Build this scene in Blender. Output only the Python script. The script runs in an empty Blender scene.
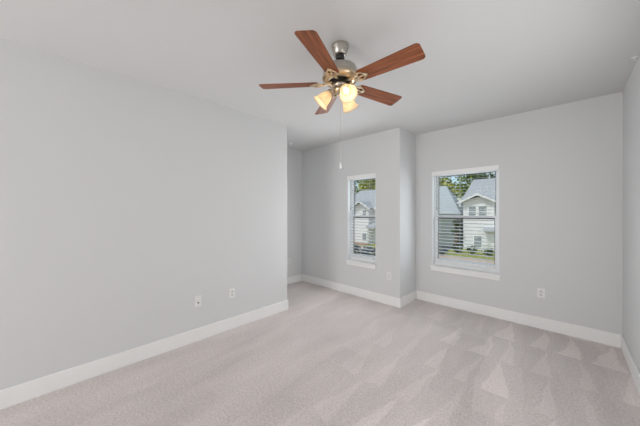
import bpy, bmesh, math, random
from mathutils import Vector, Matrix
random.seed(7)
R = math.radians
C = bpy.context.scene.collection
S = bpy.context.scene

# ------------------------------------------------------------------ camera
cam = bpy.data.objects.new('camera', bpy.data.cameras.new('camera'))
C.objects.link(cam)
cam.data.sensor_width = 36.0
cam.data.lens = 14.436
cam.data.shift_y = -0.00197
cam.data.clip_start = 0.02
cam.data.clip_end = 500
cam.location = (0, 0, 1.4569)
cam.rotation_euler = (R(90), 0, 0.7673)
S.camera = cam

# ------------------------------------------------------------------ world, sun, exposure
S.view_settings.view_transform = 'Standard'
S.view_settings.look = 'None'
S.view_settings.gamma = 1.0
S.view_settings.use_curve_mapping = False
S.view_settings.exposure = 0.1
S.cycles.use_denoising = True
S.cycles.max_bounces = 12
S.cycles.diffuse_bounces = 8
S.cycles.transparent_max_bounces = 24

world = bpy.data.worlds.new('world')
S.world = world
world.use_nodes = True
wn = world.node_tree.nodes
wl = world.node_tree.links
wn.clear()
out = wn.new('ShaderNodeOutputWorld')
bg = wn.new('ShaderNodeBackground')
sky = wn.new('ShaderNodeTexSky')
sky.sky_type = 'NISHITA'
sky.sun_disc = False
sky.sun_elevation = R(42)
sky.sun_rotation = R(160)
tc = wn.new('ShaderNodeTexCoord')
cl = wn.new('ShaderNodeTexNoise')
cl.inputs['Scale'].default_value = 9.0
cl.inputs['Detail'].default_value = 6.0
cr = wn.new('ShaderNodeValToRGB')
cr.color_ramp.elements[0].position = 0.52
cr.color_ramp.elements[1].position = 0.68
cmix = wn.new('ShaderNodeMix')
cmix.data_type = 'RGBA'
cmix.inputs['B'].default_value = (5.5, 5.6, 5.8, 1)
wl.new(tc.outputs['Generated'], cl.inputs['Vector'])
wl.new(cl.outputs['Fac'], cr.inputs['Fac'])
wl.new(cr.outputs['Color'], cmix.inputs['Factor'])
wl.new(sky.outputs['Color'], cmix.inputs['A'])
wl.new(cmix.outputs['Result'], bg.inputs['Color'])
bg.inputs['Strength'].default_value = 0.13
wl.new(bg.outputs['Background'], out.inputs['Surface'])

sun = bpy.data.objects.new('sun', bpy.data.lights.new('sun', 'SUN'))
C.objects.link(sun)
sun.data.energy = 2.0
sun.data.angle = R(0.6)
sun.data.color = (1.0, 0.96, 0.90)
sun.rotation_euler = Vector((0.30, 0.62, -0.88)).to_track_quat('-Z', 'Y').to_euler()
sun.location = (0, -10, 20)


def area(name, loc, aim, sx, sy, watts, col):
    l = bpy.data.lights.new(name, 'AREA')
    l.shape = 'RECTANGLE'
    l.size, l.size_y, l.energy, l.color = sx, sy, watts, col
    o = bpy.data.objects.new(name, l)
    C.objects.link(o)
    o.location = loc
    o.rotation_euler = (Vector(aim) - Vector(loc)).to_track_quat('-Z', 'Y').to_euler()
    return o


# added fill lamps at rear and right, no openings there; daylight at the windows
area('rear_fill', (-2.1, -3.75, 1.35), (-1.5, 2.0, 1.35), 1.6, 2.4, 74, (1.0, 0.995, 0.995))
area('side_fill', (0.40, 1.9, 1.4), (-3.0, 2.1, 1.2), 2.0, 1.6, 18, (1.0, 1.0, 1.0))
area('narrow_window_daylight', (-2.54, 3.57, 1.4), (-2.54, 0, 1.1), 0.55, 1.3, 12, (0.96, 0.98, 1.0))
area('wide_window_daylight', (-1.12, 4.14, 1.4), (-1.12, 0, 1.1), 0.85, 1.3, 6, (0.90, 0.96, 1.0))
area('narrow_window_sky', (-2.54, 4.0, 1.5), (-2.54, 0, 1.3), 0.7, 1.6, 8, (0.86, 0.94, 1.0))
area('wide_window_sky', (-1.12, 4.57, 1.5), (-1.12, 0, 1.3), 1.0, 1.6, 11, (0.86, 0.94, 1.0))


# ------------------------------------------------------------------ materials
def mat(name, col, rough=0.6, metal=0.0, spec=0.5):
    m = bpy.data.materials.new(name)
    m.use_nodes = True
    b = m.node_tree.nodes['Principled BSDF']
    b.inputs['Base Color'].default_value = (*col, 1)
    b.inputs['Roughness'].default_value = rough
    b.inputs['Metallic'].default_value = metal
    b.inputs['Specular IOR Level'].default_value = spec
    return m, m.node_tree.nodes, m.node_tree.links, b


def bump(n, l, b, src, strength, dist=0.01):
    k = n.new('ShaderNodeBump')
    k.inputs['Strength'].default_value = strength
    k.inputs['Distance'].default_value = dist
    l.new(src, k.inputs['Height'])
    l.new(k.outputs['Normal'], b.inputs['Normal'])


def noise(n, l, scale, detail=3.0, coord='Object', rough=0.5, stretch=None):
    t = n.new('ShaderNodeTexCoord')
    k = n.new('ShaderNodeTexNoise')
    k.inputs['Scale'].default_value = scale
    k.inputs['Detail'].default_value = detail
    k.inputs['Roughness'].default_value = rough
    if stretch:
        mp = n.new('ShaderNodeMapping')
        mp.inputs['Scale'].default_value = stretch
        l.new(t.outputs[coord], mp.inputs['Vector'])
        l.new(mp.outputs['Vector'], k.inputs['Vector'])
    else:
        l.new(t.outputs[coord], k.inputs['Vector'])
    return k


def noisy(name, c0, c1, scale, rough=0.7, detail=4.0, b_strength=0.0, b_dist=0.01, metal=0.0, stretch=None, lo=0.3, hi=0.7):
    m, n, l, b = mat(name, c0, rough, metal)
    k = noise(n, l, scale, detail, stretch=stretch)
    r = n.new('ShaderNodeValToRGB')
    r.color_ramp.elements[0].position = lo
    r.color_ramp.elements[1].position = hi
    r.color_ramp.elements[0].color = (*c0, 1)
    r.color_ramp.elements[1].color = (*c1, 1)
    l.new(k.outputs['Fac'], r.inputs['Fac'])
    l.new(r.outputs['Color'], b.inputs['Base Color'])
    if b_strength:
        bump(n, l, b, k.outputs['Fac'], b_strength, b_dist)
    return m


def siding(name, c0, lap=0.18):
    m, n, l, b = mat(name, c0, 0.65)
    t = n.new('ShaderNodeTexCoord')
    sp = n.new('ShaderNodeSeparateXYZ')
    l.new(t.outputs['Object'], sp.inputs['Vector'])
    d = n.new('ShaderNodeMath'); d.operation = 'DIVIDE'; d.inputs[1].default_value = lap
    l.new(sp.outputs['Z'], d.inputs[0])
    f = n.new('ShaderNodeMath'); f.operation = 'FRACT'
    l.new(d.outputs[0], f.inputs[0])
    inv = n.new('ShaderNodeMath'); inv.operation = 'SUBTRACT'; inv.inputs[0].default_value = 1.0
    l.new(f.outputs[0], inv.inputs[1])
    bump(n, l, b, inv.outputs[0], 0.6, 0.02)
    return m


M = {}
m, n, l, b = mat('wall_paint', (0.685, 0.691, 0.693), 0.75, spec=0.25)
bump(n, l, b, noise(n, l, 140, 3).outputs['Fac'], 0.05, 0.003)
M['wall'] = m
m, n, l, b = mat('ceiling_paint', (0.68, 0.683, 0.68), 0.9, spec=0.1)
bump(n, l, b, noise(n, l, 55, 5, rough=0.65).outputs['Fac'], 0.22, 0.006)
M['ceiling'] = m
M['trim'] = noisy('white_trim_paint', (0.86, 0.86, 0.85), (0.89, 0.89, 0.88), 3.0, 0.4)
M['jamb'] = noisy('white_window_vinyl', (0.86, 0.885, 0.90), (0.88, 0.905, 0.92), 3.0, 0.35)
M['blind'] = noisy('white_blind', (0.78, 0.78, 0.77), (0.83, 0.83, 0.82), 9.0, 0.45)
M['slat'] = noisy('backlit_white_slats', (0.40, 0.41, 0.41), (0.45, 0.46, 0.46), 9.0, 0.5)  # white slats, greyed to look backlit against the bright outdoors
M['cord'] = mat('white_cord', (0.75, 0.75, 0.74), 0.8)[0]
M['plate'] = noisy('white_plastic', (0.80, 0.80, 0.79), (0.84, 0.84, 0.83), 20.0, 0.35)
M['receptacle'] = noisy('ivory_white_plastic', (0.66, 0.66, 0.65), (0.70, 0.70, 0.69), 20.0, 0.35)
M['slot'] = mat('dark_slot', (0.05, 0.05, 0.05), 0.7)[0]
M['gasket'] = mat('dark_gasket', (0.06, 0.065, 0.07), 0.6)[0]
M['wand'] = mat('clear_grey_wand', (0.22, 0.23, 0.23), 0.3)[0]

# carpet: cut pile with vacuum strokes (wedges where the pile lies the other way)
m, n, l, b = mat('carpet', (0.5, 0.45, 0.43), 1.0, spec=0.05)


def MATH(op, a=None, c=None, clamp=False):
    k = n.new('ShaderNodeMath')
    k.operation = op
    k.use_clamp = clamp
    for i, v in enumerate((a, c)):
        if v is None:
            continue
        if isinstance(v, (int, float)):
            k.inputs[i].default_value = v
        else:
            l.new(v, k.inputs[i])
    return k.outputs[0]


t = n.new('ShaderNodeTexCoord')
sp = n.new('ShaderNodeSeparateXYZ')
wob = noise(n, l, 2.2, 2)
wsp = n.new('ShaderNodeSeparateXYZ')
l.new(wob.outputs['Color'], wsp.inputs['Vector'])
l.new(t.outputs['Object'], sp.inputs['Vector'])
fine = noise(n, l, 40, 3)
X_ = MATH('ADD', sp.outputs['X'], MATH('MULTIPLY', MATH('SUBTRACT', wsp.outputs['X'], 0.5), 0.16))
X_ = MATH('ADD', X_, MATH('MULTIPLY', MATH('SUBTRACT', fine.outputs['Fac'], 0.5), 0.02))
Y_ = MATH('ADD', sp.outputs['Y'], MATH('MULTIPLY', MATH('SUBTRACT', wsp.outputs['Y'], 0.5), 0.14))
rowf = MATH('DIVIDE', MATH('SUBTRACT', Y_, 0.17), 0.57)
row = MATH('FLOOR', rowf)
v = MATH('FRACT', rowf)
wn1 = n.new('ShaderNodeTexWhiteNoise'); wn1.noise_dimensions = '1D'
l.new(row, wn1.inputs['W'])
uf = MATH('ADD', MATH('DIVIDE', X_, 0.27), MATH('MULTIPLY', wn1.outputs['Value'], 3.7))
u = MATH('FRACT', uf)
cellid = MATH('ADD', MATH('FLOOR', uf), MATH('MULTIPLY', row, 37.0))
wn2 = n.new('ShaderNodeTexWhiteNoise'); wn2.noise_dimensions = '1D'
l.new(cellid, wn2.inputs['W'])
wn3 = n.new('ShaderNodeTexWhiteNoise'); wn3.noise_dimensions = '1D'
l.new(MATH('ADD', cellid, 0.37), wn3.inputs['W'])
lean = MATH('MULTIPLY', MATH('SUBTRACT', wn3.outputs['Value'], 0.5), MATH('MULTIPLY', v, 1.1))
tri = MATH('ABSOLUTE', MATH('SUBTRACT', MATH('SUBTRACT', MATH('MULTIPLY', u, 2.0), 1.0), lean))
edge = MATH('SUBTRACT', MATH('MULTIPLY', MATH('SUBTRACT', 1.0, v), MATH('ADD', MATH('MULTIPLY', wn2.outputs['Value'], 0.55), 0.33)), tri)
wedge = MATH('ADD', MATH('MULTIPLY', edge, 14.0), 0.5, True)
wedge = MATH('MULTIPLY', wedge, MATH('ADD', MATH('MULTIPLY', wn2.outputs['Value'], 0.7), 0.35))
wedge = MATH('ADD', wedge, MATH('MULTIPLY', wn2.outputs['Value'], 0.22))
# the strokes show best on the window side of the floor and fade towards the left wall
fade = MATH('DIVIDE', MATH('ADD', sp.outputs['X'], 1.75), 0.9, True)
wedge = MATH('MULTIPLY', wedge, MATH('ADD', MATH('MULTIPLY', fade, 0.9), 0.1))
wn4 = n.new('ShaderNodeTexWhiteNoise'); wn4.noise_dimensions = '2D'
cmb = n.new('ShaderNodeCombineXYZ')
l.new(MATH('FLOOR', MATH('DIVIDE', MATH('ADD', X_, MATH('MULTIPLY', Y_, 0.10)), 0.31)), cmb.inputs['X'])
l.new(MATH('FLOOR', MATH('DIVIDE', MATH('ADD', Y_, 0.35), 1.25)), cmb.inputs['Y'])
l.new(cmb.outputs['Vector'], wn4.inputs['Vector'])
band = MATH('SUBTRACT', wn4.outputs['Value'], 0.5)
streak = noise(n, l, 1.3, 5, stretch=(2.6, 0.8, 1))
pile = noise(n, l, 230, 4, rough=0.7)
mott = noise(n, l, 62, 4, rough=0.75)
val = MATH('ADD', MATH('ADD', MATH('MULTIPLY', wedge, 0.17), 0.86), MATH('MULTIPLY', band, 0.09))
val = MATH('ADD', val, MATH('MULTIPLY', MATH('SUBTRACT', streak.outputs['Fac'], 0.5), 0.36))
val = MATH('ADD', val, MATH('MULTIPLY', MATH('SUBTRACT', pile.outputs['Fac'], 0.5), 0.55))
val = MATH('ADD', val, MATH('MULTIPLY', MATH('SUBTRACT', mott.outputs['Fac'], 0.5), 0.95))
vm = n.new('ShaderNodeMix'); vm.data_type = 'RGBA'; vm.blend_type = 'MULTIPLY'
vm.inputs['Factor'].default_value = 1.0
vm.inputs['A'].default_value = (0.765, 0.698, 0.676, 1)
l.new(val, vm.inputs['B'])
l.new(vm.outputs['Result'], b.inputs['Base Color'])
hgt = MATH('ADD', pile.outputs['Fac'], MATH('MULTIPLY', mott.outputs['Fac'], 1.2))
bump(n, l, b, hgt, 0.55, 0.010)
M['carpet'] = m

# fan
m, n, l, b = mat('walnut_blade', (0.2, 0.07, 0.04), 0.42, spec=0.2)
g = noise(n, l, 3.0, 6, rough=0.6, stretch=(1.2, 22, 22))
r = n.new('ShaderNodeValToRGB')
r.color_ramp.elements[0].position = 0.34
r.color_ramp.elements[0].color = (0.120, 0.038, 0.018, 1)
r.color_ramp.elements[1].position = 0.66
r.color_ramp.elements[1].color = (0.39, 0.130, 0.054, 1)
l.new(g.outputs['Fac'], r.inputs['Fac'])
l.new(r.outputs['Color'], b.inputs['Base Color'])
M['blade'] = m
M['nickel'] = noisy('brushed_nickel', (0.46, 0.43, 0.38), (0.56, 0.53, 0.48), 6.0, 0.32, metal=1.0, stretch=(1, 1, 30))
M['brass'] = noisy('antique_nickel_ring', (0.62, 0.50, 0.34), (0.74, 0.61, 0.43), 12.0, 0.28, metal=1.0)
M['dark'] = mat('dark_motor_core', (0.02, 0.018, 0.016), 0.5)[0]
M['fob'] = mat('white_pull_knob', (0.82, 0.82, 0.80), 0.4)[0]
M['chain'] = mat('pull_chain_metal', (0.55, 0.54, 0.52), 0.4, 0.7)[0]
m, n, l, b = mat('frosted_shade', (0.9, 0.80, 0.62), 0.35)
o_ = n['Material Output']
tr = n.new('ShaderNodeBsdfTranslucent'); tr.inputs['Color'].default_value = (1.0, 0.88, 0.68, 1)
mx = n.new('ShaderNodeMixShader')
k = noise(n, l, 60, 3)
rr = n.new('ShaderNodeMapRange'); rr.inputs['To Min'].default_value = 0.35; rr.inputs['To Max'].default_value = 0.5
l.new(k.outputs['Fac'], rr.inputs['Value']); l.new(rr.outputs['Result'], mx.inputs['Fac'])
l.new(b.outputs['BSDF'], mx.inputs[1]); l.new(tr.outputs['BSDF'], mx.inputs[2])
l.new(mx.outputs['Shader'], o_.inputs['Surface'])
M['shade'] = m
m, n, l, b = mat('lit_bulb', (1, 0.9, 0.7), 0.3)
b.inputs['Emission Color'].default_value = (1.0, 0.80, 0.55, 1)
b.inputs['Emission Strength'].default_value = 2.2
M['bulb'] = m

# glass: clear, with a faint mirror at grazing angles
m, n, l, b = mat('window_glass', (1, 1, 1), 0.02)
o_ = n['Material Output']
tr = n.new('ShaderNodeBsdfTransparent'); tr.inputs['Color'].default_value = (0.95, 0.97, 0.97, 1)
gl = n.new('ShaderNodeBsdfGlossy'); gl.inputs['Roughness'].default_value = 0.01
fr = n.new('ShaderNodeFresnel'); fr.inputs['IOR'].default_value = 1.09
mx = n.new('ShaderNodeMixShader')
l.new(fr.outputs['Fac'], mx.inputs['Fac'])
l.new(tr.outputs['BSDF'], mx.inputs[1]); l.new(gl.outputs['BSDF'], mx.inputs[2])
l.new(mx.outputs['Shader'], o_.inputs['Surface'])
M['glass'] = m

# outdoors
M['white_siding'] = siding('white_lap_siding', (0.80, 0.80, 0.80))
M['blue_siding'] = siding('pale_blue_grey_siding', (0.42, 0.48, 0.50))
M['shaded_siding'] = siding('shaded_sage_siding', (0.24, 0.29, 0.26))  # pale grey-green siding, its colour darkened for shade and window screen
M['shingle'] = noisy('light_grey_shingles', (0.36, 0.38, 0.39), (0.50, 0.52, 0.53), 6.0, 0.85, 6, 0.3, 0.02)
M['blue_shingle'] = noisy('pale_blue_grey_shingles', (0.40, 0.45, 0.47), (0.50, 0.55, 0.57), 6.0, 0.85, 6, 0.3, 0.02)
M['house_trim'] = noisy('white_house_trim', (0.82, 0.82, 0.82), (0.86, 0.86, 0.86), 2.0, 0.5)
M['house_glass'] = noisy('dark_house_glass', (0.24, 0.28, 0.31), (0.34, 0.38, 0.41), 1.2, 0.15)
M['shutter'] = noisy('slate_shutter', (0.16, 0.18, 0.20), (0.20, 0.22, 0.24), 8.0, 0.6)
M['lawn'] = noisy('lawn_grass', (0.22, 0.26, 0.05), (0.46, 0.45, 0.12), 2.2, 0.95, 8, 0.4, 0.05)
M['asphalt'] = noisy('grey_asphalt', (0.06, 0.065, 0.075), (0.10, 0.105, 0.12), 3.0, 0.9, 8, 0.2, 0.02)
M['concrete'] = noisy('tan_sidewalk_concrete', (0.56, 0.42, 0.32), (0.68, 0.54, 0.42), 2.0, 0.9, 6, 0.1, 0.01)
M['mulch'] = noisy('orange_brown_mulch', (0.38, 0.22, 0.11), (0.52, 0.33, 0.18), 9.0, 0.95, 6, 0.4, 0.03)
M['bark'] = noisy('tree_bark', (0.10, 0.075, 0.05), (0.22, 0.17, 0.12), 9.0, 0.95, 6, 0.5, 0.03, stretch=(1, 1, 0.2))


def leafmat(name, c0, c1):
    m, n, l, b = mat(name, c0, 0.6)
    oi = n.new('ShaderNodeNewGeometry')
    r = n.new('ShaderNodeValToRGB')
    r.color_ramp.elements[0].color = (*c0, 1)
    r.color_ramp.elements[1].color = (*c1, 1)
    l.new(oi.outputs['Random Per Island'], r.inputs['Fac'])
    l.new(r.outputs['Color'], b.inputs['Base Color'])
    return m


M['leaf_green'] = leafmat('green_leaves', (0.03, 0.09, 0.01), (0.36, 0.46, 0.08))
M['leaf_dark'] = leafmat('dark_green_leaves', (0.02, 0.05, 0.02), (0.12, 0.18, 0.06))
M['leaf_gold'] = leafmat('yellow_green_leaves', (0.09, 0.14, 0.02), (0.58, 0.58, 0.12))
M['leaf_slate'] = leafmat('blue_grey_shrub_leaves', (0.03, 0.05, 0.06), (0.24, 0.28, 0.30))


# ------------------------------------------------------------------ mesh helpers
class MB:
    def __init__(self):
        self.v, self.f, self.s = [], [], []

    def add(self, vs, fs, smooth=False, mtx=None):
        o = len(self.v)
        for p in vs:
            p = Vector(p)
            self.v.append(mtx @ p if mtx else p)
        for q in fs:
            self.f.append([i + o for i in q])
            self.s.append(smooth)

    def box(self, x0, x1, y0, y1, z0, z1, mtx=None):
        vs = [(x, y, z) for z in (z0, z1) for y in (y0, y1) for x in (x0, x1)]
        self.add(vs, [(0, 2, 3, 1), (4, 5, 7, 6), (0, 1, 5, 4), (2, 6, 7, 3), (0, 4, 6, 2), (1, 3, 7, 5)], False, mtx)
        return self

    def lathe(self, prof, seg=32, mtx=None, cap=True, smooth=True):
        vs, fs = [], []
        for r, z in prof:
            for i in range(seg):
                a = 2 * math.pi * i / seg
                vs.append((r * math.cos(a), r * math.sin(a), z))
        for j in range(len(prof) - 1):
            for i in range(seg):
                k = (i + 1) % seg
                fs.append((j * seg + i, j * seg + k, (j + 1) * seg + k, (j + 1) * seg + i))
        if cap:
            fs.append(tuple(range(seg))[::-1])
            fs.append(tuple((len(prof) - 1) * seg + i for i in range(seg)))
        self.add(vs, fs, smooth, mtx)
        return self

    def tube(self, pts, r, seg=10, closed=False):
        pts = [Vector(p) for p in pts]
        rs = r if isinstance(r, (list, tuple)) else [r] * len(pts)
        N = len(pts)
        vs, fs = [], []
        up = None
        for i, p in enumerate(pts):
            a = pts[(i - 1) % N] if (closed or i > 0) else p
            c = pts[(i + 1) % N] if (closed or i < N - 1) else p
            d = (c - a).normalized()
            if up is None:
                up = d.orthogonal().normalized()
            up = (up - d * up.dot(d)).normalized()
            w = d.cross(up)
            for k in range(seg):
                t = 2 * math.pi * k / seg
                vs.append(p + (up * math.cos(t) + w * math.sin(t)) * rs[i])
        for i in range(N if closed else N - 1):
            j = (i + 1) % N
            for k in range(seg):
                q = (k + 1) % seg
                fs.append((i * seg + k, i * seg + q, j * seg + q, j * seg + k))
        if not closed:
            fs.append(tuple(range(seg))[::-1])
            fs.append(tuple((N - 1) * seg + k for k in range(seg)))
        self.add(vs, fs, True)
        return self

    def prism(self, poly, z0, z1, mtx=None):
        N = len(poly)
        vs = [(x, y, z0) for x, y in poly] + [(x, y, z1) for x, y in poly]
        fs = [tuple(range(N))[::-1], tuple(range(N, 2 * N))]
        for i in range(N):
            j = (i + 1) % N
            fs.append((i, j, N + j, N + i))
        self.add(vs, fs, False, mtx)
        return self

    def build(self, name, m, parent=None, loc=None, bevel=0.0, seg=2):
        me = bpy.data.meshes.new(name)
        me.from_pydata([tuple(p) for p in self.v], [], self.f)
        bm = bmesh.new(); bm.from_mesh(me)
        for i, fc in enumerate(bm.faces):
            fc.smooth = self.s[i]
        bmesh.ops.recalc_face_normals(bm, faces=bm.faces)
        if bevel:
            bmesh.ops.bevel(bm, geom=[e for e in bm.edges if e.is_manifold and e.calc_face_angle(0) > 0.6], offset=bevel, segments=seg, affect='EDGES', clamp_overlap=True)
        bm.to_mesh(me); bm.free()
        me.materials.append(M[m])
        o = bpy.data.objects.new(name, me)
        C.objects.link(o)
        if parent:
            o.parent = parent
        if loc:
            o.location = loc
        return o


def tag(o, label, cat, group=None):
    o['label'] = label
    o['category'] = cat
    if group:
        o['group'] = group
    return o


def empty(name, loc, label=None, cat=None, group=None, rz=0.0):
    o = bpy.data.objects.new(name, None)
    C.objects.link(o)
    o.location = loc
    o.rotation_euler = (0, 0, rz)
    o.empty_display_size = 0.1
    if label:
        tag(o, label, cat, group)
    return o


def copy_tree(o, parent=None):
    c = o.copy()
    C.objects.link(c)
    if parent:
        c.parent = parent
    for ch in list(o.children):
        copy_tree(ch, c)
    return c


def struct(o):
    o['kind'] = 'structure'
    return o


def rounded(w0, w1, x0, x1, r, n=6):
    """plan of a paddle from x0 (width w0) to x1 (width w1) with round corners"""
    pts = []
    def corner(cx, cy, a0):
        for i in range(n + 1):
            a = R(a0 + 90 * i / n)
            pts.append((cx + r * math.cos(a), cy + r * math.sin(a)))
    corner(x1 - r, w1 / 2 - r, 0)
    corner(x0 + r, w0 / 2 - r, 90)
    corner(x0 + r, -w0 / 2 + r, 180)
    corner(x1 - r, -w1 / 2 + r, 270)
    return pts


# ------------------------------------------------------------------ room shell
H = 2.74
XL, XR, YB, YF, XD, XE, YG, YR = -3.0094, 0.4249, 4.2154, 3.6444, -1.8313, -4.0429, 2.4149, -3.90
T = 0.16
W1 = (-2.83, -2.247, 0.60, 2.085)      # window in the near wall part: x0, x1, z0, z1
W2 = (-1.566, -0.672, 0.60, 2.090)     # window in the far wall part


def holed(x0, x1, y0, y1, w):
    b_ = MB()
    b_.box(x0, w[0], y0, y1, 0, H).box(w[1], x1, y0, y1, 0, H)
    b_.box(w[0], w[1], y0, y1, 0, w[2]).box(w[0], w[1], y0, y1, w[3], H)
    return b_


struct(MB().box(XE - T, XR + T, YR - T, YB + T, -0.12, 0).build('floor', 'carpet'))
struct(MB().box(XE - T, XR + T, YR - T, YB + T, H, H + 0.15).build('ceiling', 'ceiling'))
struct(MB().box(XE - T, XL, YR - T, YG, 0, H).build('wall_left', 'wall'))
struct(MB().box(XE - T, XE, YG, YF + T, 0, H).build('wall_alcove', 'wall'))
struct(holed(XE, XD, YF, YF + T, W1).build('wall_front', 'wall'))
struct(MB().box(XD - T, XD, YF + T, YB + T, 0, H).build('wall_return', 'wall'))
struct(holed(XD, XR + T, YB, YB + T, W2).build('wall_back', 'wall'))
struct(MB().box(XR, XR + T, YR - T, YB, 0, H).build('wall_right', 'wall'))
struct(MB().box(XL, XR, YR - T, YR, 0, H).build('wall_rear', 'wall'))

BH, BT = 0.143, 0.015


def base(side, poly):
    struct(MB().prism(poly, 0, BH).build('baseboard_' + side, 'trim', bevel=0.004))


base('left', [(XL, YR), (XL + BT, YR), (XL + BT, YG + BT), (XE, YG + BT), (XE, YG), (XL, YG)])
base('alcove', [(XE, YG + BT), (XE + BT, YG + BT), (XE + BT, YF - BT), (XE, YF - BT)])
base('front', [(XE, YF - BT), (XD + BT, YF - BT), (XD + BT, YB - BT), (XD, YB - BT), (XD, YF), (XE, YF)])
base('back', [(XD, YB), (XD, YB - BT), (XR - BT, YB - BT), (XR - BT, YB)])
base('right', [(XR - BT, YR), (XR, YR), (XR, YB), (XR - BT, YB)])


# ------------------------------------------------------------------ windows, sills, blinds
def window(num, w, Yw, horn_l, horn_r):
    x0, x1, z0, z1 = w
    zm = z0 + 0.525 * (z1 - z0)
    # white jamb lining of the opening
    j = MB()
    j.box(x0, x0 + 0.010, Yw + 0.002, Yw + T, z0, z1).box(x1 - 0.010, x1, Yw + 0.002, Yw + T, z0, z1)
    j.box(x0 + 0.010, x1 - 0.010, Yw + 0.002, Yw + T, z1 - 0.010, z1)
    j.box(x0 + 0.010, x1 - 0.010, Yw + 0.09, Yw + T, z0, z0 + 0.012)
    f = struct(j.build('window_%d' % num, 'jamb'))
    a, c = x0 + 0.010, x1 - 0.010
    fr = MB()
    d0, d1 = Yw + 0.088, Yw + 0.155
    fr.box(a, a + 0.022, d0, d1, z0 + 0.012, z1 - 0.01).box(c - 0.022, c, d0, d1, z0 + 0.012, z1 - 0.01)
    fr.box(a + 0.022, c - 0.022, d0, d1, z1 - 0.035, z1 - 0.010).box(a + 0.022, c - 0.022, d0, d1, z0 + 0.012, z0 + 0.045)
    fr.build('window_frame', 'jamb', f, bevel=0.002)

    def sash(name, ya, yb, za, zb, st, bot, top):
        s = MB()
        p, q = a + 0.022, c - 0.022
        s.box(p, p + st, ya, yb, za, zb).box(q - st, q, ya, yb, za, zb)
        s.box(p + st, q - st, ya, yb, za, za + bot).box(p + st, q - st, ya, yb, zb - top, zb)
        so = s.build(name, 'jamb', f, bevel=0.002)
        g = MB()
        g_ = 0.006
        ym = (ya + yb) / 2
        g.box(p + st, p + st + g_, ya + 0.004, yb - 0.004, za + bot, zb - top).box(q - st - g_, q - st, ya + 0.004, yb - 0.004, za + bot, zb - top)
        g.box(p + st, q - st, ya + 0.004, yb - 0.004, zb - top - (0.016 if name == 'lower_sash' else g_), zb - top)
        g.build('glazing_gasket', 'gasket', so)
        MB().box(p + st, q - st, ym - 0.002, ym + 0.002, za + bot, zb - top).build('pane', 'glass', so)
    sash('lower_sash', Yw + 0.090, Yw + 0.118, z0 + 0.045, zm + 0.018, 0.030, 0.060, 0.034)
    sash('upper_sash', Yw + 0.122, Yw + 0.150, zm - 0.018, z1 - 0.035, 0.024, 0.034, 0.028)
    # stool and apron
    MB().box(x0 - horn_l, x1 + horn_r, Yw - 0.030, Yw, z0 - 0.022, z0).build('window_sill', 'trim', f, bevel=0.004)
    MB().box(x0, x1, Yw, Yw + 0.09, z0 - 0.022, z0 + 0.002).build('sill_board', 'trim', f)
    MB().box(x0 - horn_l * 0.5, x1 + horn_r * 0.5, Yw - 0.017, Yw, z0 - 0.080, z0 - 0.022).build('apron', 'trim', f, bevel=0.003)
    return f


window(1, W1, YF, 0.022, 0.0)
window(2, W2, YB, 0.022, 0.026)


def blind(w, Yw, label, cords, wand_x):
    x0, x1, z0, z1 = w
    o = empty('window_blind', ((x0 + x1) / 2, Yw + 0.045, z1), label, 'window blind', 'horizontal blinds in the two windows')
    hw = (x1 - x0) / 2 - 0.013
    zb = -(z1 - z0)
    MB().box(-hw, hw, -0.028, 0.028, -0.056, -0.012).build('headrail', 'blind', o, bevel=0.002)
    ex = (x1 - x0) / 2
    MB().box(-ex, ex, -0.060, -0.046, -0.062, 0.004).build('valance', 'trim', o, bevel=0.003)
    s = MB()
    pitch = 0.0508
    k = 0
    z = -0.095
    while z > zb + 0.110:
        mtx = Matrix.Translation((0, 0, z)) @ Matrix.Rotation(R(7), 4, 'X')
        prof = [(-0.025, -0.0012), (-0.012, 0.0006), (0, 0.0012), (0.012, 0.0006), (0.025, -0.0012)]
        vs = [(sx * (hw - 0.050), y, zz + th) for sx in (-1, 1) for th in (0.0014, -0.0014) for y, zz in prof]
        fs = []
        for i in range(4):
            fs.append((i, i + 1, 11 + i, 10 + i))
            fs.append((5 + i, 15 + i, 16 + i, 6 + i))
        fs += [(0, 10, 15, 5), (4, 9, 19, 14), (0, 5, 6, 7, 8, 9, 4, 3, 2, 1), (10, 11, 12, 13, 14, 19, 18, 17, 16, 15)]
        s.add(vs, fs, False, mtx)
        z -= pitch
        k += 1
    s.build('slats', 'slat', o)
    MB().box(-hw + 0.050, hw - 0.050, -0.025, 0.025, zb + 0.062, zb + 0.084).build('bottom_rail', 'blind', o, bevel=0.003)
    for cx in cords:
        c = MB()
        for yy in (-0.0265, 0.0265):
            c.tube([(cx, yy, -0.05), (cx, yy, zb + 0.07)], 0.0011, 6)
        c.build('ladder_cord', 'cord', o)
    wd = MB()
    wd.tube([(wand_x, -0.036, -0.06), (wand_x, -0.040, -0.56)], 0.0042, 6)
    wd.tube([(wand_x, -0.040, -0.56), (wand_x, -0.040, -0.60)], 0.006, 8)
    wd.build('tilt_wand', 'wand', o)
    return o


blind(W1, YF, 'white horizontal blind in the narrow window beside the projecting wall corner', (-0.16, 0.16), -0.225)
blind(W2, YB, 'white horizontal blind in the wide window with the deeper view of houses', (-0.34, -0.05, 0.29), -0.375)


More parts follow.
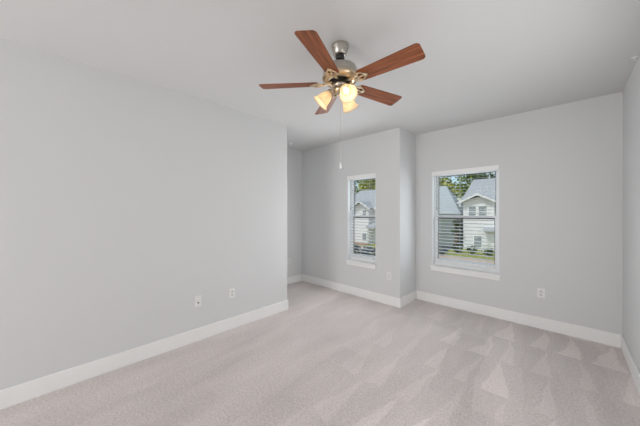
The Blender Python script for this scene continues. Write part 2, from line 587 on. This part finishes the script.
# ------------------------------------------------------------------ wall plates
def plate_parts(o, jack=False):
    """local frame: plate in XZ, facing -Y"""
    MB().prism([(x, z) for x, z in rounded(0.118, 0.118, -0.037, 0.037, 0.004, 3)], 0, 0.006, Matrix.Rotation(R(90), 4, 'X')).build('cover_plate', 'plate', o, bevel=0.0015)
    if jack:
        MB().lathe([(0.009, 0), (0.009, 0.004), (0.005, 0.005), (0.005, 0.011), (0.003, 0.011)], 16, Matrix.Translation((0, -0.006, -0.018)) @ Matrix.Rotation(R(90), 4, 'X')).build('jack', 'slot', o)
        for z in (-0.042, 0.042):
            MB().lathe([(0.0035, 0), (0.0035, 0.001), (0.001, 0.0015)], 10, Matrix.Translation((0, -0.006, z)) @ Matrix.Rotation(R(90), 4, 'X')).build('screw', 'receptacle', o)
        return
    for s in (-1, 1):
        zc = s * 0.0205
        rc = MB().prism([(x, z + zc) for x, z in rounded(0.028, 0.028, -0.017, 0.017, 0.008, 4)], 0.006, 0.0085, Matrix.Rotation(R(90), 4, 'X')).build('receptacle', 'receptacle', o)
        q = MB()
        q.box(-0.0075, -0.0055, -0.0090, -0.0084, zc - 0.002, zc + 0.007).box(0.0055, 0.0075, -0.0090, -0.0084, zc - 0.002, zc + 0.006)
        q.lathe([(0.0025, 0), (0.0025, 0.0006)], 10, Matrix.Translation((0, -0.0084, zc - 0.008)) @ Matrix.Rotation(R(90), 4, 'X'))
        q.build('slots', 'slot', rc)
    MB().lathe([(0.003, 0), (0.003, 0.001), (0.001, 0.0015)], 10, Matrix.Translation((0, -0.006, 0)) @ Matrix.Rotation(R(90), 4, 'X')).build('screw', 'receptacle', o)


GP = 'white plates low on the walls'
jk = empty('wall_jack', (XL, 1.132, 0.447), 'white wall plate with one dark jack, on long left wall, farther from the corner', 'wall plate', GP, R(90))
plate_parts(jk, True)
o1 = empty('wall_outlet', (XL, 1.541, 0.444), 'white duplex outlet on long left wall, nearer its outer corner', 'outlet', GP, R(90))
plate_parts(o1)
for loc, rz, lab in (((-2.013, YF, 0.450), 0, 'white duplex outlet below and right of the narrow window'),
                     ((-0.238, YB, 0.444), 0, 'white duplex outlet right of the wide window, near the right wall'),
                     ((XE, 3.279, 0.455), R(90), 'white outlet on dim recess wall, half hidden behind the left wall corner')):
    c = copy_tree(o1)
    c.location = loc
    c.rotation_euler = (0, 0, rz)
    c['label'] = lab


# ------------------------------------------------------------------ ceiling fittings
def fitting(loc, label, sc_=1.0):
    o = empty('ceiling_sprinkler', loc, label, 'ceiling fitting', 'small round fittings on the ceiling')
    o.scale = (sc_,) * 3
    MB().lathe([(0.036, 0), (0.036, -0.003), (0.030, -0.010), (0.016, -0.014), (0.014, -0.014)], 24).build('escutcheon', 'plate', o)
    nz = MB().lathe([(0.010, -0.012), (0.010, -0.026), (0.006, -0.032), (0.004, -0.044)], 12)
    nz.lathe([(0.004, -0.044), (0.016, -0.045), (0.016, -0.047), (0.004, -0.048)], 16)
    nz.build('nozzle', 'plate', o)
    return o


fitting((-3.715, 3.0725, H), 'small white round fitting on the dim recess ceiling past the left wall')
fitting((0.404, 3.345, H), 'small round fitting on the ceiling against the right wall', 0.62)

# ------------------------------------------------------------------ ceiling fan
FX, FY = -1.266, 1.536
fan = empty('ceiling_fan', (FX, FY, H), 'ceiling fan with five walnut blades and three lit frosted shades', 'ceiling fan')
can = MB().lathe([(0.066, 0.0), (0.068, -0.010), (0.066, -0.018), (0.060, -0.045), (0.051, -0.070), (0.045, -0.078), (0.032, -0.080)], 40).build('canopy', 'nickel', fan)
for a in (20, 140, 260):
    MB().lathe([(0.005, 0), (0.005, 0.003), (0.002, 0.005)], 10, Matrix.Rotation(R(a), 4, 'Z') @ Matrix.Translation((0.0600, 0, -0.036)) @ Matrix.Rotation(R(90), 4, 'Y')).build('canopy_screw', 'dark', can)
MB().lathe([(0.026, -0.078), (0.034, -0.086), (0.034, -0.100), (0.026, -0.112), (0.018, -0.114)], 24).build('hanger_ball', 'dark', fan)
MB().lathe([(0.013, -0.110), (0.013, -0.150), (0.024, -0.150), (0.026, -0.160), (0.026, -0.168)], 20).build('downrod', 'dark', fan)
mot = MB().lathe([(0.024, -0.158), (0.060, -0.160), (0.100, -0.166), (0.124, -0.178), (0.132, -0.196), (0.132, -0.236)], 56, cap=False).build('motor_housing', 'nickel', fan)
MB().lathe([(0.131, -0.236), (0.138, -0.242), (0.139, -0.258), (0.132, -0.270), (0.114, -0.277), (0.092, -0.280), (0.080, -0.276), (0.076, -0.266)], 56, cap=False).build('motor_rim', 'brass', fan)
MB().lathe([(0.080, -0.262), (0.078, -0.266), (0.045, -0.266)], 40, cap=False).build('motor_core', 'dark', fan)
MB().lathe([(0.040, -0.264), (0.046, -0.272), (0.046, -0.292), (0.052, -0.299), (0.052, -0.316), (0.044, -0.324), (0.030, -0.326)], 36).build('switch_housing', 'nickel', fan)
MB().lathe([(0.026, -0.324), (0.050, -0.334), (0.052, -0.350), (0.040, -0.366), (0.020, -0.374), (0.010, -0.380), (0.011, -0.388), (0.005, -0.396)], 32).build('light_kit_hub', 'brass', fan)

ZB = -0.292
PITCH = R(-13)
blade0 = MB().prism(rounded(0.112, 0.142, 0.165, 0.628, 0.026), -0.003, 0.003).build('blade', 'blade', None, bevel=0.0015)
ir = MB()
ir.tube([(0.052, 0, 0.018), (0.085, 0, 0.006), (0.108, 0, 0.000), (0.125, 0, -0.006), (0.145, 0, -0.010)], [0.009, 0.011, 0.010, 0.008, 0.007], 10)
for s in (-1, 1):
    ir.tube([(0.120, 0, -0.002), (0.138, s * 0.020, -0.008), (0.165, s * 0.036, -0.009), (0.195, s * 0.034, -0.008), (0.215, s * 0.018, -0.008), (0.225, 0, -0.008)], [0.007, 0.006, 0.006, 0.006, 0.006, 0.006], 8)
ir.tube([(0.145, 0, -0.010), (0.185, 0, -0.008), (0.232, 0, -0.007)], [0.007, 0.006, 0.008], 8)
ir.prism([(0.170 + 0.016 * math.cos(R(a)), -0.034 + 0.016 * math.sin(R(a))) for a in range(0, 360, 30)], -0.010, -0.004)
ir.prism([(0.170 + 0.016 * math.cos(R(a)), 0.034 + 0.016 * math.sin(R(a))) for a in range(0, 360, 30)], -0.010, -0.004)
ir.prism([(0.225 + 0.018 * math.cos(R(a)), 0.018 * math.sin(R(a))) for a in range(0, 360, 30)], -0.010, -0.004)
iron0 = ir.build('blade_arm', 'brass', None)
for i in range(5):
    az = R(3.2 + 72 * i)
    bl = blade0 if i == 0 else blade0.copy()
    ar = iron0 if i == 0 else iron0.copy()
    if i:
        C.objects.link(bl); C.objects.link(ar)
    for o_ in (bl, ar):
        o_.parent = fan
        o_.location = (0, 0, ZB)
        o_.rotation_euler = (Matrix.Rotation(az, 3, 'Z') @ Matrix.Rotation(PITCH, 3, 'X')).to_euler()

for az in (-27, 95, 219):
    d = Vector((math.cos(R(az)), math.sin(R(az)), 0))
    tilt = R(46)
    ax = d * math.cos(tilt) + Vector((0, 0, -math.sin(tilt)))
    neck = d * 0.074 + Vector((0, 0, -0.356))
    arm = MB().tube([d * 0.040 + Vector((0, 0, -0.338)), d * 0.055 + Vector((0, 0, -0.332)), d * 0.068 + Vector((0, 0, -0.338)), neck], 0.0075, 10)
    rot = ax.to_track_quat('Z', 'X').to_matrix().to_4x4()
    mt = Matrix.Translation(neck) @ rot
    arm.lathe([(0.010, -0.014), (0.024, -0.008), (0.027, 0.006), (0.027, 0.016), (0.022, 0.016)], 24, mt)
    arm.build('light_arm', 'brass', fan)
    outer = [(0.023, 0.004), (0.027, 0.014), (0.038, 0.030), (0.046, 0.054), (0.050, 0.078), (0.057, 0.100), (0.068, 0.115)]
    inner = [(r_ - 0.003, z_ - 0.001) for r_, z_ in outer[::-1]]
    sh = MB().lathe(outer + inner, 36, mt, cap=False).build('lamp_shade', 'shade', fan)
    bp = [(0.010, 0.012), (0.012, 0.024), (0.018, 0.040), (0.022, 0.054), (0.020, 0.066), (0.012, 0.076), (0.003, 0.079)]
    bu = MB().lathe(bp, 20, mt).build('bulb', 'bulb', fan)
    bu['label'] = 'lit warm bulb'
    lp = bpy.data.objects.new('bulb_light', bpy.data.lights.new('bulb_light', 'POINT'))
    C.objects.link(lp)
    lp.data.energy, lp.data.color, lp.data.shadow_soft_size = 0.2, (1.0, 0.74, 0.46), 0.012
    lp.parent = fan
    lp.location = neck + ax * 0.095

ch = MB()
cz = [-0.325 - 0.0048 * i for i in range(124)]
ch.lathe([(0.0019 if i % 2 else 0.0010, z) for i, z in enumerate(cz)], 6, Matrix.Translation((0.034, -0.036, 0)))
chain = ch.build('pull_chain', 'chain', fan)
MB().lathe([(0.003, -0.912), (0.006, -0.918), (0.009, -0.935), (0.010, -0.950), (0.006, -0.958), (0.002, -0.960)], 16, Matrix.Translation((0.034, -0.036, 0))).build('pull_knob', 'fob', chain)

# ------------------------------------------------------------------ outdoors: ground
GZ = -3.0
struct(MB().box(-70, 30, 8, 90, GZ - 0.3, GZ - 0.02).build('lawn_ground', 'lawn'))
struct(MB().box(-70, 30, 9, 20.0, GZ - 0.02, GZ).build('street', 'asphalt'))
struct(MB().box(-70, 30, 24.4, 27.4, GZ - 0.02, GZ + 0.01).build('sidewalk', 'concrete'))
struct(MB().box(-24.0, -19.6, 28.4, 30.4, GZ - 0.02, GZ + 0.06).build('mulch_bed', 'mulch'))
struct(MB().box(-16.0, -9.2, 32.4, 36.6, GZ - 0.02, GZ + 0.01).build('driveway', 'asphalt'))


# ------------------------------------------------------------------ outdoors: houses
def wing(mb, x0, x1, y0, y1, z0, z1):
    mb.box(x0, x1, y0, y1, z0, z1)


def gable_prism(mb, x0, x1, y0, y1, zb, zp):
    """triangular prism, ridge along Y"""
    xm = (x0 + x1) / 2
    vs = [(x0, y0, zb), (x1, y0, zb), (xm, y0, zp), (x0, y1, zb), (x1, y1, zb), (xm, y1, zp)]
    mb.add(vs, [(0, 1, 2), (3, 5, 4), (0, 3, 4, 1), (1, 4, 5, 2), (0, 2, 5, 3)])


def slab_gable(mb, x0, x1, y0, y1, zb, zp, th):
    """two roof slabs, ridge along Y"""
    xm = (x0 + x1) / 2
    for xa in (x0, x1):
        vs = [(xa, y0, zb), (xm, y0, zp), (xa, y1, zb), (xm, y1, zp), (xa, y0, zb + th), (xm, y0, zp + th), (xa, y1, zb + th), (xm, y1, zp + th)]
        mb.add(vs, [(0, 1, 3, 2), (4, 6, 7, 5), (0, 4, 5, 1), (2, 3, 7, 6), (0, 2, 6, 4), (1, 5, 7, 3)])


def slab_side(mb, x0, x1, y0, ym, y1, zb, zp, th):
    """two roof slabs, ridge along X"""
    for ya in (y0, y1):
        vs = [(x0, ya, zb), (x1, ya, zb), (x0, ym, zp), (x1, ym, zp), (x0, ya, zb + th), (x1, ya, zb + th), (x0, ym, zp + th), (x1, ym, zp + th)]
        mb.add(vs, [(0, 2, 3, 1), (4, 5, 7, 6), (0, 1, 5, 4), (2, 6, 7, 3), (0, 4, 6, 2), (1, 3, 7, 5)])


def house_window(par, x0, x1, z0, z1, Y, shut=False, trim='house_trim'):
    t = MB()
    e = 0.13
    t.box(x0 - e, x1 + e, Y - 0.06, Y, z1, z1 + e * 1.3).box(x0 - e, x1 + e, Y - 0.08, Y, z0 - e, z0)
    t.box(x0 - e, x0, Y - 0.06, Y, z0, z1).box(x1, x1 + e, Y - 0.06, Y, z0, z1)
    zm = (z0 + z1) / 2
    t.box(x0, x1, Y - 0.04, Y, zm - 0.035, zm + 0.035)
    f = t.build('window', trim, par)
    MB().box(x0, x1, Y - 0.02, Y - 0.005, z0, z1).build('pane', 'house_glass', f)
    if shut:
        MB().box(x1 + 0.2, x1 + 0.55, Y - 0.05, Y, z0 - 0.05, z1 + 0.05).build('shutter', 'shutter', par)


def townhouse(label, bx0, bx1, Yb, ze, zp, oh, body_x0, body_x1, Yf, eave, ridge_y, ridge_z, wins, porch):
    o = empty('house', ((bx0 + bx1) / 2, Yb, GZ), label, 'house', 'white houses across the street')
    par_off = Vector(o.location)
    w = MB()
    w.box(bx0, bx1, Yb, Yf + 0.5, GZ, ze)
    gable_prism(w, bx0, bx1, Yb, Yf + 2.5, ze, zp - 0.25)
    w.box(body_x0, body_x1, Yf, 2 * ridge_y - Yf, GZ, eave + 0.1)
    ym = ridge_y
    # side gables
    for xa, xb in ((body_x0, body_x0 + 0.2), (body_x1 - 0.2, body_x1)):
        vs = [(x, y, z) for x in (xa, xb) for y, z in ((Yf, eave + 0.1), (2 * ym - Yf, eave + 0.1), (ym, ridge_z - 0.2))]
        w.add(vs, [(0, 1, 2), (3, 5, 4), (0, 3, 4, 1), (1, 4, 5, 2), (0, 2, 5, 3)])
    parts = [w.build('wall', 'white_siding', o)]
    r_ = MB()
    slab_side(r_, body_x0 - 0.4, body_x1 + 0.4, Yf - 0.5, ym, 2 * ym - Yf + 0.5, eave - 0.05, ridge_z, 0.12)
    parts.append(r_.build('roof', 'shingle', o))
    g = MB()
    xm = (bx0 + bx1) / 2
    ext = (zp - ze) / ((bx1 - bx0) / 2) * oh
    slab_gable(g, bx0 - oh, bx1 + oh, Yb - 0.55, Yf + 2.3, ze - ext, zp, 0.1)
    parts.append(g.build('gable_roof', 'shingle', o))
    t = MB()
    slab_gable(t, bx0 - oh - 0.02, bx1 + oh + 0.02, Yb - 0.62, Yb - 0.54, ze - ext - 0.16, zp - 0.10, 0.24)
    t.box(bx0 - 0.02, bx0 + 0.12, Yb - 0.03, Yb, GZ, ze).box(bx1 - 0.12, bx1 + 0.02, Yb - 0.03, Yb, GZ, ze)
    t.box(body_x0 - 0.4, bx0 - oh, Yf - 0.58, Yf - 0.5, eave - 0.22, eave + 0.08).box(bx1 + oh, body_x1 + 0.4, Yf - 0.58, Yf - 0.5, eave - 0.22, eave + 0.08)
    parts.append(t.build('fascia', 'house_trim', o))
    if porch:
        p_ = MB()
        px0, px1, pz = porch
        vs = [(px0, Yb - 0.9, pz - 0.35), (px1, Yb - 0.9, pz - 0.35), (px0, Yb + 1.2, pz + 0.25), (px1, Yb + 1.2, pz + 0.25)]
        p_.add(vs + [(x, y, z + 0.12) for x, y, z in vs], [(0, 2, 3, 1), (4, 5, 7, 6), (0, 1, 5, 4), (2, 6, 7, 3), (0, 4, 6, 2), (1, 3, 7, 5)])
        parts.append(p_.build('porch_roof', 'shingle', o))
        q_ = MB()
        for x in (px0 + 0.15, px1 - 0.15):
            q_ = MB().box(x - 0.08, x + 0.08, Yb - 0.8, Yb - 0.64, GZ, pz - 0.33)
            parts.append(q_.build('porch_post', 'house_trim', o))
    for wx0, wx1, wz0, wz1, sh in wins:
        house_window(o, wx0, wx1, wz0, wz1, Yb, sh)
    for ch_ in o.children:
        ch_.location = -par_off
    return o


townhouse('white sided house with paired upper windows, right half of the wide window view',
          -9.03, -5.94, 34.3, 2.75, 3.45, 0.5, -9.35, -1.5, 35.6, 2.35, 42.0, 5.95,
          [(-8.45, -7.72, 0.86, 2.05, False), (-7.42, -6.64, 0.86, 2.05, False), (-7.9, -7.15, -2.65, -1.40, False)],
          (-6.9, -4.0, -0.35))
townhouse('white sided house with a single upper gable window, filling the narrow window view',
          -22.55, -20.0, 30.5, 2.15, 2.90, 0.5, -25.5, -17.4, 31.6, 1.95, 37.0, 5.0,
          [(-20.95, -20.35, 0.86, 1.70, False), (-21.0, -20.25, -2.65, -1.57, False)],
          (-19.9, -17.6, -0.35))

# steep gabled neighbour on the left of the wide window view
hs = empty('house', (-12.6, 36.0, GZ), 'pale blue grey house with a steep roof, left half of the wide window view', 'house')
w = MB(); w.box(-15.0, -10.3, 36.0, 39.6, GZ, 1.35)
w.build('wall', 'shaded_siding', hs)
w = MB()
vs = [(-15.2, 35.7, 1.25), (-9.75, 35.7, 1.25), (-9.75, 39.9, 1.25), (-15.2, 39.9, 1.25), (-14.4, 38.4, 5.1), (-12.3, 38.4, 5.1)]
w.add(vs, [(0, 1, 5, 4), (1, 2, 5), (2, 3, 4, 5), (3, 0, 4), (0, 3, 2, 1)])
w.build('roof', 'blue_shingle', hs)
w = MB()
w.box(-15.2, -9.75, 35.64, 35.70, 1.10, 1.28).box(-9.75, -9.70, 35.64, 39.9, 1.10, 1.28)
w.box(-10.36, -10.24, 35.94, 36.0, GZ, 1.2)
w.build('fascia', 'blue_siding', hs)
house_window(hs, -12.6, -12.2, -1.4, -0.1, 36.0, False, 'shaded_siding')
house_window(hs, -11.55, -11.3, -1.2, -0.1, 36.0, False, 'shaded_siding')
for ch_ in hs.children:
    ch_.location = -Vector(hs.location)


# ------------------------------------------------------------------ outdoors: trees and shrubs
def leaf_cloud(blobs, per, size, seed):
    rnd = random.Random(seed)
    mb = MB()
    for (cx, cy, cz, rad, sq) in blobs:
        for _ in range(int(per * rad * rad)):
            d = Vector((rnd.gauss(0, 1), rnd.gauss(0, 1), rnd.gauss(0, 1))).normalized()
            q = rad * (0.55 + 0.5 * rnd.random())
            p = Vector((cx + d.x * q, cy + d.y * q, cz + d.z * q * sq))
            a = Vector((rnd.gauss(0, 1), rnd.gauss(0, 1), rnd.gauss(0, 1))).normalized()
            bb = a.cross((d + Vector((rnd.gauss(0, .4), rnd.gauss(0, .4), rnd.gauss(0, .4)))).normalized()).normalized()
            s = size * (0.6 + 0.8 * rnd.random())
            mb.add([p - a * s, p + bb * s * 0.5, p + a * s, p - bb * s * 0.5], [(0, 1, 2, 3)])
    return mb


def tree(loc, h, rad, leaf, label, seed, group='trees beyond the houses'):
    rnd = random.Random(seed)
    o = empty('tree', loc, label, 'tree', group)
    blobs = [(0, 0, h * 0.72, rad, 0.9)]
    for i in range(8):
        a = rnd.random() * 6.28
        q = rad * (0.5 + 0.35 * rnd.random())
        blobs.append((q * math.cos(a), q * math.sin(a), h * (0.42 + 0.48 * rnd.random()), rad * (0.45 + 0.25 * rnd.random()), 0.9))
    leaf_cloud(blobs, 46 if rad > 1 else 500, 0.34 if rad > 1 else 0.11, seed + 1).build('crown', leaf, o)
    tk = MB().tube([(0, 0, 0), (0.1, 0.05, h * 0.3), (0.0, 0.1, h * 0.6), (0.05, 0, h * 0.85)], [0.28, 0.22, 0.14, 0.05], 8)
    for i in range(4):
        a = i * 1.7
        tk.tube([(0.05, 0.05, h * (0.35 + 0.1 * i)), (rad * 0.5 * math.cos(a), rad * 0.5 * math.sin(a), h * (0.55 + 0.1 * i))], [0.11, 0.03], 6)
    tk.build('trunk', 'bark', o)
    return o


TR = [(-19.0, 55, 13.0, 2.7, 'leaf_gold', 'yellow green tree at the upper left of the wide window view'),
      (-14.6, 46.8, 10.4, 2.0, 'leaf_gold', 'golden green tree in the notch between the two roofs'),
      (-15.4, 63, 16.5, 3.2, 'leaf_green', 'tall green tree behind the notch between the two roofs'),
      (-10.2, 56, 13.6, 2.3, 'leaf_dark', 'dark tree over the left end of the white house roof'),
      (-2.6, 57, 13.8, 2.9, 'leaf_green', 'green tree over the right end of the white house roof'),
      (-36.2, 49, 15.0, 2.7, 'leaf_green', 'green tree above the roof at the left of the narrow window view'),
      (-30.6, 46.6, 13.6, 2.7, 'leaf_gold', 'yellow green tree above the roof in the narrow window view'),
      (-34.5, 60, 18.0, 3.4, 'leaf_dark', 'taller dark tree behind the others in the narrow window view')]
for i, (x, y, h, rad, lf, lab) in enumerate(TR):
    tree((x, y, GZ), h, rad, lf, lab, 40 + i)
tree((-9.72, 33.6, GZ), 4.3, 0.42, 'leaf_dark', 'dark slim tree in the gap between the two houses', 77, 'trees beside the houses')


def shrub(loc, rad, leaf, label, seed):
    o = empty('shrub', loc, label, 'shrub', 'shrubs in front of the houses')
    rnd = random.Random(seed)
    blobs = [(0, 0, rad * 0.7, rad * 0.75, 0.85)]
    for i in range(4):
        a = i * 1.57 + rnd.random()
        blobs.append((rad * 0.5 * math.cos(a), rad * 0.5 * math.sin(a), rad * (0.5 + 0.5 * rnd.random()), rad * 0.5, 0.9))
    leaf_cloud(blobs, 260, 0.13, seed).build('foliage', leaf, o)
    st = MB()
    for i in range(5):
        a = i * 1.256
        st.tube([(0.05 * math.cos(a), 0.05 * math.sin(a), 0), (rad * 0.4 * math.cos(a), rad * 0.4 * math.sin(a), rad * 0.8)], [0.03, 0.012], 6)
    st.build('stems', 'bark', o)
    return o


SH = [(-15.6, 20.4, 0.72, 'leaf_slate', 'slate green shrub low in the narrow window view, left one'),
      (-13.9, 20.5, 0.74, 'leaf_slate', 'slate green shrub low in the narrow window view, middle one'),
      (-12.2, 20.4, 0.72, 'leaf_slate', 'slate green shrub low in the narrow window view, right one'),
      (-16.4, 22.3, 0.78, 'leaf_slate', 'slate green shrub behind the left one in the narrow window view'),
      (-14.6, 22.4, 0.78, 'leaf_slate', 'slate green shrub behind the middle one in the narrow window view'),
      (-9.2, 27.6, 0.62, 'leaf_slate', 'slate green shrub at lower left corner of the wide window view'),
      (-8.7, 30.6, 0.62, 'leaf_dark', 'dark shrub on the grass below white house lower window, left one'),
      (-7.2, 30.4, 0.64, 'leaf_dark', 'dark shrub on the grass below white house lower window, middle one'),
      (-5.7, 30.2, 0.62, 'leaf_dark', 'dark shrub on the grass below white house lower window, right one')]
for i, (x, y, rad, lf, lab) in enumerate(SH):
    shrub((x, y, GZ), rad, lf, lab, 90 + i)
